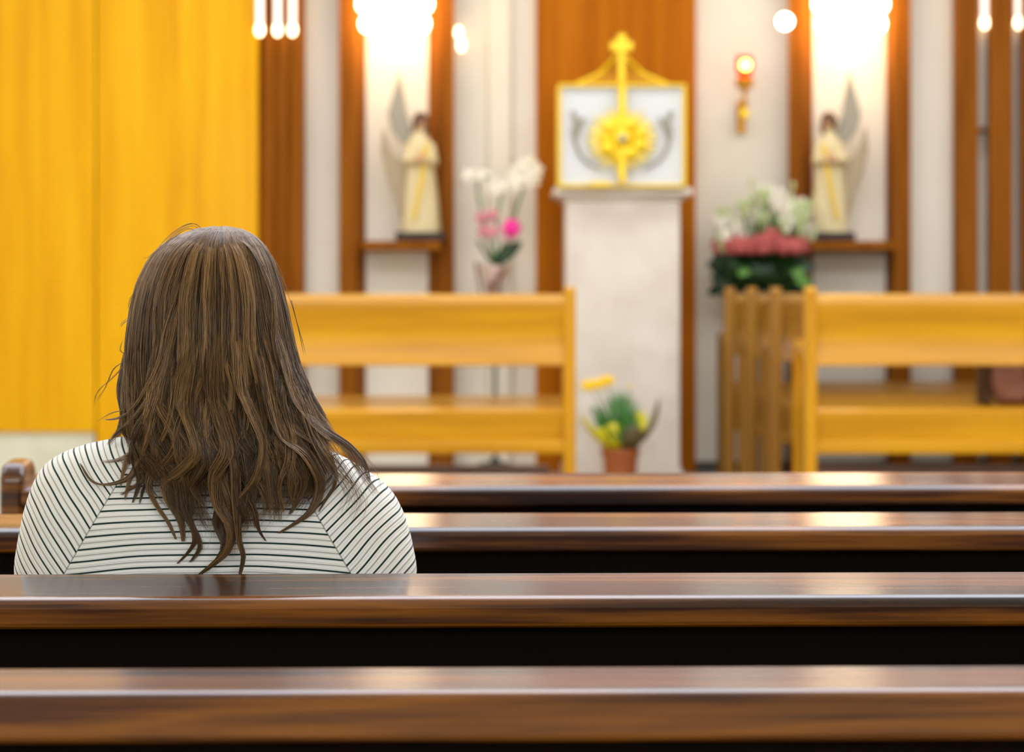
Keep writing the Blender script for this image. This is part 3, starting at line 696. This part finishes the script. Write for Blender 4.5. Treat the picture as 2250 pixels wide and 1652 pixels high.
# sweater --------------------------------------------------------
def make_sweater_mat():
    m = bpy.data.materials.new('striped_knit'); m.use_nodes = True; nt = m.node_tree; L = nt.links.new
    b = nt.nodes['Principled BSDF']; b.inputs['Roughness'].default_value = .85; b.inputs['Specular IOR Level'].default_value = .2
    b.inputs['Sheen Weight'].default_value = .15
    tc = nt.nodes.new('ShaderNodeTexCoord')
    nz = nt.nodes.new('ShaderNodeTexNoise'); nz.inputs['Scale'].default_value = 7; nz.inputs['Detail'].default_value = 1; L(tc.outputs['Object'], nz.inputs['Vector'])
    sep = nt.nodes.new('ShaderNodeSeparateXYZ'); L(tc.outputs['Object'], sep.inputs[0])
    def M(op, a, b_=None, c=None):
        n = nt.nodes.new('ShaderNodeMath'); n.operation = op
        for i, v in enumerate((a, b_, c)):
            if v is None: continue
            if isinstance(v, (int, float)): n.inputs[i].default_value = v
            else: L(v, n.inputs[i])
        return n.outputs[0]
    X = M('ADD', sep.outputs[0], PXc); Z = sep.outputs[2]
    wob = M('MULTIPLY', M('SUBTRACT', nz.outputs['Fac'], .5), .022)
    # seams (distance to the line, positive = on the sleeve)
    dl = M('SUBTRACT', M('MULTIPLY_ADD', M('SUBTRACT', Z, .9737), .595, -.4955), X)
    dr = M('SUBTRACT', X, M('MULTIPLY_ADD', M('SUBTRACT', Z, .9391), -.57, -.2412))
    inL = M('GREATER_THAN', dl, 0); inR = M('GREATER_THAN', dr, 0)
    bow = M('MULTIPLY', M('POWER', M('ABSOLUTE', M('ADD', X, .37)), 2), .35)
    sb = M('ADD', M('ADD', Z, bow), M('MULTIPLY', wob, .35))
    sL = M('ADD', M('ADD', M('MULTIPLY', X, .80), M('MULTIPLY', Z, .60)), wob)
    sR = M('ADD', M('ADD', M('MULTIPLY', X, -.71), M('MULTIPLY', Z, .70)), wob)
    def mix(f, a, c):
        n = nt.nodes.new('ShaderNodeMix'); n.data_type = 'FLOAT'; L(f, n.inputs[0]); L(a, n.inputs[2]); L(c, n.inputs[3]); return n.outputs[0]
    s_ = mix(inR, mix(inL, sb, sL), sR)
    fr = M('FRACT', M('MULTIPLY', s_, 1/.0146))
    d1_ = M('ABSOLUTE', M('SUBTRACT', fr, .25)); d2_ = M('ABSOLUTE', M('SUBTRACT', fr, .75))
    def line(d, w0, w1):
        n = nt.nodes.new('ShaderNodeMapRange'); n.inputs[1].default_value = w0; n.inputs[2].default_value = w1
        n.inputs[3].default_value = 1; n.inputs[4].default_value = 0; L(d, n.inputs[0]); return n.outputs[0]
    l1 = line(d1_, .055, .095); l2 = M('MULTIPLY', line(d2_, .03, .07), .62)
    seam = M('MULTIPLY', M('MAXIMUM', line(M('ABSOLUTE', dl), .0004, .0014), line(M('ABSOLUTE', dr), .0004, .0014)), .6)
    def cmix(f, a, c):
        n = nt.nodes.new('ShaderNodeMix'); n.data_type = 'RGBA'; L(f, n.inputs[0])
        for i, v in ((6, a), (7, c)):
            if isinstance(v, tuple): n.inputs[i].default_value = v
            else: L(v, n.inputs[i])
        return n.outputs[2]
    c_ = cmix(l1, rgba((255, 255, 246)), rgba((14, 48, 42)))
    c_ = cmix(l2, c_, rgba((86, 98, 84))); c_ = cmix(seam, c_, rgba((60, 70, 62)))
    L(c_, b.inputs['Base Color'])
    rib = M('SINE', M('MULTIPLY', s_, 2*PI/.0036)); 
    kn = nt.nodes.new('ShaderNodeTexNoise'); kn.inputs['Scale'].default_value = 500; L(tc.outputs['Object'], kn.inputs['Vector'])
    h = M('ADD', M('MULTIPLY', rib, .5), M('MULTIPLY', kn.outputs['Fac'], .8)); h = M('SUBTRACT', h, M('MULTIPLY', seam, 2.5))
    bp = nt.nodes.new('ShaderNodeBump'); bp.inputs['Strength'].default_value = .35; bp.inputs['Distance'].default_value = .0012
    L(h, bp.inputs['Height']); L(bp.outputs[0], b.inputs['Normal'])
    return m
M_sweat = make_sweater_mat()
sw = MB(); rings = []
for py, l, r_, b_, c_ in zip(OY, OL, OR, OB, OC):
    z = CZ-(py-HY)*SD/F; xl = (l-CX)*SD/F; xr = (r_-CX)*SD/F
    rings.append([L_((x_, y_, z)) for x_, y_ in [((xl+xr)/2+(xr-xl)/2*math.copysign(abs(math.cos(a))**(2/EXP), math.cos(a)), c_+b_*math.copysign(abs(math.sin(a))**(2/EXP), math.sin(a))) for a in np.linspace(0, 2*PI, 64, endpoint=False)]])
sw.loft(rings[::-1])
sw.loft([ring(-.375, 3.285, .47, .175, .115), ring(-.375, 3.285, .6, .165, .11), ring(-.375, 3.28, .75, .18, .11), ring(-.375, 3.275, .9, .2, .105)])
for sg in (-1, 1):
    sx = -.375+sg*.188
    sw.tube([L_((sx, 3.272, .9)), L_((sx+sg*.012, 3.28, .80)), L_((sx+sg*.015, 3.31, .685))], [.058, .058, .054], n=16)
    sw.tube([L_((sx+sg*.015, 3.31, .68)), L_((sx-sg*.03, 3.43, .625)), L_((-.375+sg*.07, 3.535, .612))], [.054, .046, .036], n=16)
sweater = fuse(sw, 'sweater', M_sweat, person, voxel=.006, smooth=9)
tr = MB(); M_trous = mat('dark_trousers', (38, 42, 54), rough=.85)
tr.loft([ring(-.375, 3.29, .445, .185, .12), ring(-.375, 3.285, .52, .18, .12), ring(-.375, 3.28, .58, .165, .112)])
for sg in (-1, 1):
    lx = -.375+sg*.085
    tr.tube([L_((lx, 3.27, .53)), L_((lx+sg*.01, 3.52, .532)), L_((lx+sg*.015, 3.745, .52))], [.082, .076, .062], n=16)
    tr.tube([L_((lx+sg*.015, 3.745, .52)), L_((lx+sg*.015, 3.735, .3)), L_((lx+sg*.015, 3.71, .10))], [.062, .06, .05], n=16)
fuse(tr, 'trousers', M_trous, person, voxel=.008, smooth=5)
for sg in (-1, 1):
    q = MB(); q.ell(L_((-.375+sg*.108, 3.775, .04)), (.047, .118, .04), n=18, m=12); q.tube([L_((-.375+sg*.1, 3.71, .13)), L_((-.375+sg*.1, 3.71, .05))], [.045, .045])
    fuse(q, 'shoe', mat('black_shoe_%s' % ('l' if sg < 0 else 'r'), (28, 26, 26), rough=.5), person, voxel=.006, smooth=3)

# hair -----------------------------------------------------------
hy_ = np.array([497, 503, 510, 522, 540, 560, 580, 620, 680, 740, 800, 850, 900, 950, 1000, 1050, 1100, 1150, 1200, 1270], float)
hl_ = np.array([470, 428, 408, 380, 352, 332, 318, 299, 284, 276, 272, 270, 268, 272, 292, 325, 352, 385, 405, 430], float)
hr_ = np.array([496, 532, 548, 566, 584, 596, 606, 619, 634, 646, 660, 680, 702, 726, 742, 738, 716, 672, 610, 540], float)
hd_ = np.array([.004, .03, .045, .06, .078, .09, .098, .108, .114, .115, .112, .106, .10, .098, .095, .09, .085, .08, .075, .07])
hc_ = np.array([3.29, 3.29, 3.29, 3.292, 3.294, 3.296, 3.298, 3.30, 3.30, 3.296, 3.285, 3.27, 3.255, 3.245, 3.235, 3.228, 3.222, 3.215, 3.21, 3.205])
def shell(px_u, py, r=1.0):
    """u = angle phi around, py row -> world point on hair shell scaled by r"""
    l = np.interp(py, hy_, hl_); rr = np.interp(py, hy_, hr_)
    yc = np.interp(py, hy_, hc_); hd = np.interp(py, hy_, hd_)
    c = (l+rr)/2; h = (rr-l)/2
    px = c+h*r*np.sin(px_u); y = yc-hd*r*np.cos(px_u)
    return px, y
def settle(px, y, py, off):
    """keep hair outside the sweater, toward the camera"""
    x = (px-CX)*y/F; z = CZ-(py-HY)*y/F
    yb = sweater_back(x, z)-off
    use = (py > 940)
    yy = np.where(use & (y > yb) & (y < yb+.12), yb, y)
    # points in front of the shoulders stay lifted
    return yy
V = []; Fc = []; T = []; NV = 0
def emit_strands(pts, rad, tone):
    """pts (N,K,3) rad (N,K) tone (N,)"""
    global NV
    N, K, _ = pts.shape
    tan = np.gradient(pts, axis=1); tan /= np.linalg.norm(tan, axis=2, keepdims=True)+1e-9
    ref = np.array([0.0, 1.0, 0.15]); a = np.cross(tan, ref); a /= np.linalg.norm(a, axis=2, keepdims=True)+1e-9
    b = np.cross(tan, a)
    ring_ = []
    for k_ in range(3):
        an = 2*PI*k_/3+PI/2
        ring_.append(pts+(a*math.cos(an)+b*math.sin(an))*rad[:, :, None])
    v = np.stack(ring_, axis=2)      # N,K,3,3
    V.append(v.reshape(-1, 3))
    idx = (np.arange(N*K*3).reshape(N, K, 3)+NV)
    for k_ in range(3):
        k2 = (k_+1) % 3
        q = np.stack([idx[:, :-1, k_], idx[:, :-1, k2], idx[:, 1:, k2], idx[:, 1:, k_]], axis=-1)
        Fc.append(q.reshape(-1, 4))
    T.append(np.repeat(tone, K*3)); NV += N*K*3
def base_hair(N, nclump, K=30):
    cphi = rng.uniform(-PI, PI, nclump)
    # keep the face (front-left) free
    ok = lambda p: ~((p > -PI*.97) & (p < -PI*.62)) & ~(p > PI*.93)
    cphi = cphi[ok(cphi)]
    nC = len(cphi); cph = rng.uniform(0, 2*PI, nC); clam = rng.uniform(150, 250, nC); camp = rng.uniform(8, 24, nC); cdep = rng.uniform(-.002, .014, nC)
    back = np.abs(cphi) < 1.5
    edge = np.abs(cphi)/1.5
    cend = np.where(back, 1120-60*edge-45*(cphi > .35)+rng.uniform(-120, 60, nC), rng.uniform(930, 1010, nC))
    ctone = rng.uniform(.15, .75, nC)
    ci = rng.integers(0, nC, N)
    r = 1-.30*rng.random(N)**1.6
    dphi = rng.normal(0, .10, N)
    t = np.linspace(0, 1, K)[None, :]**1.25
    y0 = rng.uniform(497, 512, N)[:, None]+22*(1-r[:, None])
    end = (cend[ci]+rng.normal(0, 22, N))[:, None]
    py = y0+(end-y0)*t
    grow = np.clip((py-700)/380, 0, 1)
    phi = cphi[ci][:, None]+dphi[:, None]*(1-.7*grow)
    px, y = shell(phi, py, r[:, None])
    A = camp[ci][:, None]*np.clip((py-790)/260, 0, 1)**1.2
    wv = np.sin(2*PI*(py-800)/clam[ci][:, None]+cph[ci][:, None]+.25*rng.normal(size=(N, 1)))
    px = px+A*wv
    y = y-.010*np.clip((py-790)/300, 0, 1)*np.cos(2*PI*(py-800)/clam[ci][:, None]+cph[ci][:, None])
    y = y-cdep[ci][:, None]*np.clip((py-600)/250, 0, 1)
    # small strand-level irregularity
    px = px+1.6*np.sin(py/37+rng.uniform(0, 6, (N, 1)))*np.clip((py-560)/200, 0, 1)
    # converge to tips
    y = settle(px, y, py, .004+cdep[ci][:, None]+.008*rng.random((N, 1)))
    x = (px-CX)*y/F; z = CZ-(py-HY)*y/F
    pts = np.stack([x-PXc, y-PYc, z], axis=-1)
    rad = np.full((N, K), .00036)*(1.0-.72*np.clip((t-.75)/.25, 0, 1))*rng.uniform(.7, 1.25, (N, 1))
    tone = np.clip(ctone[ci]+rng.normal(0, .22, N), 0, 1)
    emit_strands(pts, rad, tone)
base_hair(12500, 210)
def fringe(N, K=22):      # short sweep of hair from the crown over the top of the forehead
    phi = rng.uniform(-PI*1.0, -PI*.58, N)[:, None]; side = np.where(phi > -PI*.79, 1, -1)
    t = np.linspace(0, 1, K)[None, :]; py = 503+(rng.uniform(575, 640, N)[:, None]-503)*t
    ph = phi+side*.55*t**2; px, y = shell(ph, py, rng.uniform(.93, 1.0, N)[:, None])
    x = (px-CX)*y/F; z = CZ-(py-HY)*y/F
    emit_strands(np.stack([x-PXc, y-PYc, z], axis=-1), np.full((N, K), .0005)*(1-.5*t), np.clip(rng.normal(.45, .2, N), 0, 1))
fringe(1400)
def spline(P_, K):
    P_ = np.array(P_, float); d = np.r_[0, np.cumsum(np.linalg.norm(np.diff(P_, axis=0), axis=1))]; d /= d[-1]
    n = len(P_); m = np.zeros_like(P_)
    for i in range(n):
        a, b = max(0, i-1), min(n-1, i+1); m[i] = (P_[b]-P_[a])/(d[b]-d[a])
    t = np.linspace(0, 1, K); i = np.clip(np.searchsorted(d, t, side='right')-1, 0, n-2)
    h = (d[i+1]-d[i])[:, None]; s_ = ((t-d[i])/(d[i+1]-d[i]))[:, None]
    return (2*s_**3-3*s_**2+1)*P_[i]+(s_**3-2*s_**2+s_)*h*m[i]+(-2*s_**3+3*s_**2)*P_[i+1]+(s_**3-s_**2)*h*m[i+1]
def lock(pts, R, n, tone=.5, off=.02, tip=.15, root=True, K=34, thin=1.0, prof=None):
    if root:
        x0, y0 = pts[0]; pts = [(x0+(475-x0)*.42, max(530, y0-210)), (x0+(470-x0)*.16, max(600, y0-95))]+list(pts)
    g = spline(pts, K); t = np.linspace(0, 1, K)[None, :]
    an = rng.uniform(0, 2*PI, (n, 1)); rr = np.sqrt(rng.random((n, 1)))
    pr = (.55+.45*np.sin(np.clip(t*1.6, 0, 1)*PI/2))*(1-(1-tip)*np.clip((t-.45)/.55, 0, 1)**1.3)
    ln = 1-.16*rng.random((n, 1))**2
    ts = t*ln; gi = ts*(K-1); i0 = np.clip(gi.astype(int), 0, K-2); f = gi-i0
    gx = g[i0, 0]*(1-f)+g[i0+1, 0]*f; gy = g[i0, 1]*(1-f)+g[i0+1, 1]*f
    px = gx+R*pr*rr*np.cos(an+1.5*t)+1.2*np.sin(gy/23+rng.uniform(0, 6, (n, 1)))
    py = gy+.5*R*pr*rr*np.sin(an*1.7)
    l = np.interp(py, hy_, hl_); r_ = np.interp(py, hy_, hr_); c = (l+r_)/2; h = (r_-l)/2
    u = np.clip((px-c)/h, -.98, .98); yc = np.interp(py, hy_, hc_); hd = np.interp(py, hy_, hd_)
    y = yc-hd*np.sqrt(1-u*u)-.003+.008*np.clip(1-t/.15, 0, 1)
    x = (px-CX)*y/F; z = CZ-(py-HY)*y/F
    yb = sweater_back(x, z)
    y = np.where(py > 930, np.minimum(y, yb-.004), y)-off*.5*pr*(1+.8*rr*np.sin(an))*np.clip((t-.1)/.25, 0, 1)
    if off <= 0: y = y-off*pr
    x = (px-CX)*y/F; z = CZ-(py-HY)*y/F
    P3 = np.stack([x-PXc, y-PYc, z], axis=-1)
    rad = np.full((n, K), .00037*thin)*(1-.7*np.clip((t-.7)/.3, 0, 1))*rng.uniform(.7, 1.2, (n, 1))
    emit_strands(P3, rad, np.clip(tone+rng.normal(0, .22, n), 0, 1))
lock([(318, 942), (308, 990), (291, 1044), (242, 1064), (203, 1058), (176, 1018)], 11, 130, .45, tip=.1)
lock([(330, 930), (345, 990), (330, 1040), (290, 1072), (265, 1087)], 15, 130, .5)
lock([(344, 880), (372, 930), (392, 975), (366, 1018), (336, 1036), (326, 1070), (344, 1110), (370, 1146), (387, 1185)], 15, 190, .6)
lock([(405, 880), (423, 926), (440, 991), (410, 1031), (368, 1062), (372, 1097), (397, 1140), (403, 1189)], 27, 420, .62, off=.03)
lock([(430, 890), (443, 959), (456, 1018), (423, 1070), (405, 1097), (417, 1140), (430, 1186), (417, 1209), (390, 1238)], 16, 200, .35, off=.026)
lock([(380, 900), (430, 1000), (400, 1060), (392, 1100), (420, 1150), (440, 1200), (418, 1235)], 18, 160, .3, off=.02)
lock([(470, 860), (489, 920), (508, 991), (478, 1044), (482, 1110), (509, 1156), (502, 1205), (460, 1246), (438, 1262)], 26, 420, .5, off=.036, tip=.12)
lock([(455, 900), (470, 1000), (495, 1090), (480, 1150), (496, 1200), (470, 1240)], 30, 300, .3, off=.02, tip=.2)
lock([(530, 850), (548, 893), (581, 975), (568, 1044), (532, 1090), (502, 1117), (484, 1150)], 17, 240, .66, off=.04)
lock([(500, 960), (515, 1020), (518, 1074), (522, 1140), (525, 1189), (535, 1222), (526, 1270)], 13, 190, .45, off=.03, tip=.25)
lock([(588, 930), (575, 1000), (545, 1074), (561, 1123), (568, 1163), (584, 1189)], 14, 150, .3, off=.02)
lock([(600, 900), (625, 959), (673, 998), (703, 1057), (686, 1117), (647, 1150), (612, 1171)], 19, 280, .5, off=.03, tip=.1)
lock([(620, 880), (647, 942), (686, 969), (726, 1008), (739, 1057), (716, 1097), (700, 1125)], 10, 110, .45)
lock([(640, 850), (660, 893), (719, 946), (768, 978), (800, 1015), (812, 1057)], 13, 140, .4, tip=.35)
lock([(650, 870), (700, 940), (760, 985), (790, 1030), (828, 1086)], 14, 60, .5, tip=.8, thin=.8)
lock([(600, 900), (640, 1000), (668, 1050), (660, 1090), (636, 1130)], 20, 200, .35, off=.02)
lock([(570, 950), (590, 1024), (600, 1090), (606, 1145)], 24, 110, .4, off=.015, tip=.7)
lock([(540, 960), (556, 1060), (548, 1120), (556, 1160)], 20, 110, .3, off=.015, tip=.6)
lock([(690, 960), (735, 1030), (770, 1080), (752, 1130)], 14, 34, .5, tip=1.4, thin=.8)
lock([(700, 950), (760, 1040), (790, 1100), (770, 1150)], 16, 22, .5, tip=1.6, thin=.8)
lock([(325, 640), (306, 700), (282, 790), (266, 860), (272, 915), (256, 962)], 13, 260, .08, off=-.06, tip=.5, root=False)
lock([(330, 630), (305, 700), (290, 800), (276, 870), (290, 930), (300, 975)], 15, 260, .05, off=-.05, tip=.6, root=False)
lock([(350, 800), (320, 860), (285, 905), (255, 920), (232, 922)], 8, 80, .6, tip=.4)
lock([(360, 830), (320, 890), (285, 930), (258, 950), (240, 976)], 11, 110, .55, tip=.5)
lock([(350, 880), (330, 930), (300, 985), (262, 1010), (225, 1015)], 9, 50, .55, tip=.7)
for q in range(16):   # bright long locks down the back of the head
    x0 = rng.uniform(330, 620); 
    lock([(476+(x0-476)*.15, 508), (472+(x0-472)*.62, 550), (470+(x0-470)*.95, 650), (x0, 760), (x0+(x0-470)*.1+rng.uniform(-20, 20), 880), (x0+(x0-470)*.2+rng.uniform(-22, 22), 980)], rng.uniform(6, 13), 46, rng.uniform(.45, .95), off=.014, root=False, tip=.7)
for q in range(30):   # wavy locks over the lower half
    y0 = rng.uniform(790, 900); x0 = rng.uniform(305, 640+(y0-790)*.4); sg_ = rng.choice([-1, 1]); a_ = rng.uniform(10, 26); ln_ = rng.uniform(42, 62); dr = (x0-500)*.10
    ps = [(x0-dr*.6, y0-ln_)]+[(x0+dr*j*.8+sg_*a_*math.sin(j*1.35)*min(1, .35+j*.25), y0+ln_*j) for j in range(5)]
    lock(ps, rng.uniform(7, 13), 56, rng.choice([.12, .3, .6, .8, .95]), off=.024, root=False, tip=.2)
# flyaways
fly = [[(452, 512), (430, 492), (405, 497), (370, 522), (340, 552)], [(446, 512), (424, 496), (392, 508), (352, 545), (318, 570)], [(440, 515), (415, 502), (370, 530), (330, 565), (314, 566)],
       [(275, 800), (245, 832), (215, 862), (206, 900)], [(280, 790), (250, 810), (230, 850), (212, 880)], [(282, 700), (268, 712), (264, 718)], [(278, 780), (264, 770), (270, 745)],
       [(640, 660), (655, 720), (672, 790)], [(300, 640), (288, 655), (282, 680)], [(575, 535), (600, 570), (625, 620), (640, 670)], [(800, 1000), (830, 1040), (838, 1080)], [(300, 900), (250, 905), (215, 925)]]
for pts in fly: lock(pts, 2.5, 4, .55, off=0, root=False, tip=1, K=20, thin=.75)
Vn = np.concatenate(V); Fn = np.concatenate(Fc); Tn = np.concatenate(T)
me = bpy.data.meshes.new('hair'); me.vertices.add(len(Vn)); me.vertices.foreach_set('co', Vn.astype(np.float32).ravel())
me.loops.add(len(Fn)*4); me.loops.foreach_set('vertex_index', Fn.astype(np.int32).ravel())
me.polygons.add(len(Fn)); me.polygons.foreach_set('loop_start', np.arange(0, len(Fn)*4, 4, dtype=np.int32))
me.polygons.foreach_set('loop_total', np.full(len(Fn), 4, dtype=np.int32)); me.polygons.foreach_set('use_smooth', np.ones(len(Fn), dtype=bool))
at = me.attributes.new('tone', 'FLOAT', 'POINT'); at.data.foreach_set('value', Tn.astype(np.float32))
me.update(calc_edges=True)
mh = bpy.data.materials.new('brown_hair'); mh.use_nodes = True; nt = mh.node_tree; b = nt.nodes['Principled BSDF']
b.inputs['Roughness'].default_value = .42; b.inputs['Specular IOR Level'].default_value = .45
an = nt.nodes.new('ShaderNodeAttribute'); an.attribute_name = 'tone'
rp = nt.nodes.new('ShaderNodeValToRGB'); e = rp.color_ramp.elements
e[0].position = 0; e[0].color = rgba((44, 30, 15)); e[1].position = 1; e[1].color = rgba((182, 142, 88))
x_ = e.new(.45); x_.color = rgba((112, 82, 47))
nt.links.new(an.outputs['Fac'], rp.inputs[0]); nt.links.new(rp.outputs[0], b.inputs['Base Color'])
me.materials.append(mh)
hair = bpy.data.objects.new('hair', me); COL.objects.link(hair); hair.parent = person
# dense under-layer so the scalp never shows
cap = MB(); rows = []
for py in (506, 515, 530, 550, 580, 620, 680, 740, 800, 850, 900, 950, 990):
    R = []
    for a_ in np.linspace(-PI, PI, 40, endpoint=False):
        rr_ = .86
        if a_ < -PI*.60 or a_ > PI*.84: rr_ = .60 if py < 900 else .4
        if py >= 950: rr_ *= .8
        px, y = shell(a_, py, rr_); px = float(px); y = float(y)
        R.append(L_(((px-CX)*y/F, y, CZ-(py-HY)*y/F)))
    rows.append(R)
cap.loft(rows[::-1]); cap.build('hair_underlayer', mat('dark_brown_hair', (32, 20, 11), rough=1, spec=0), person)
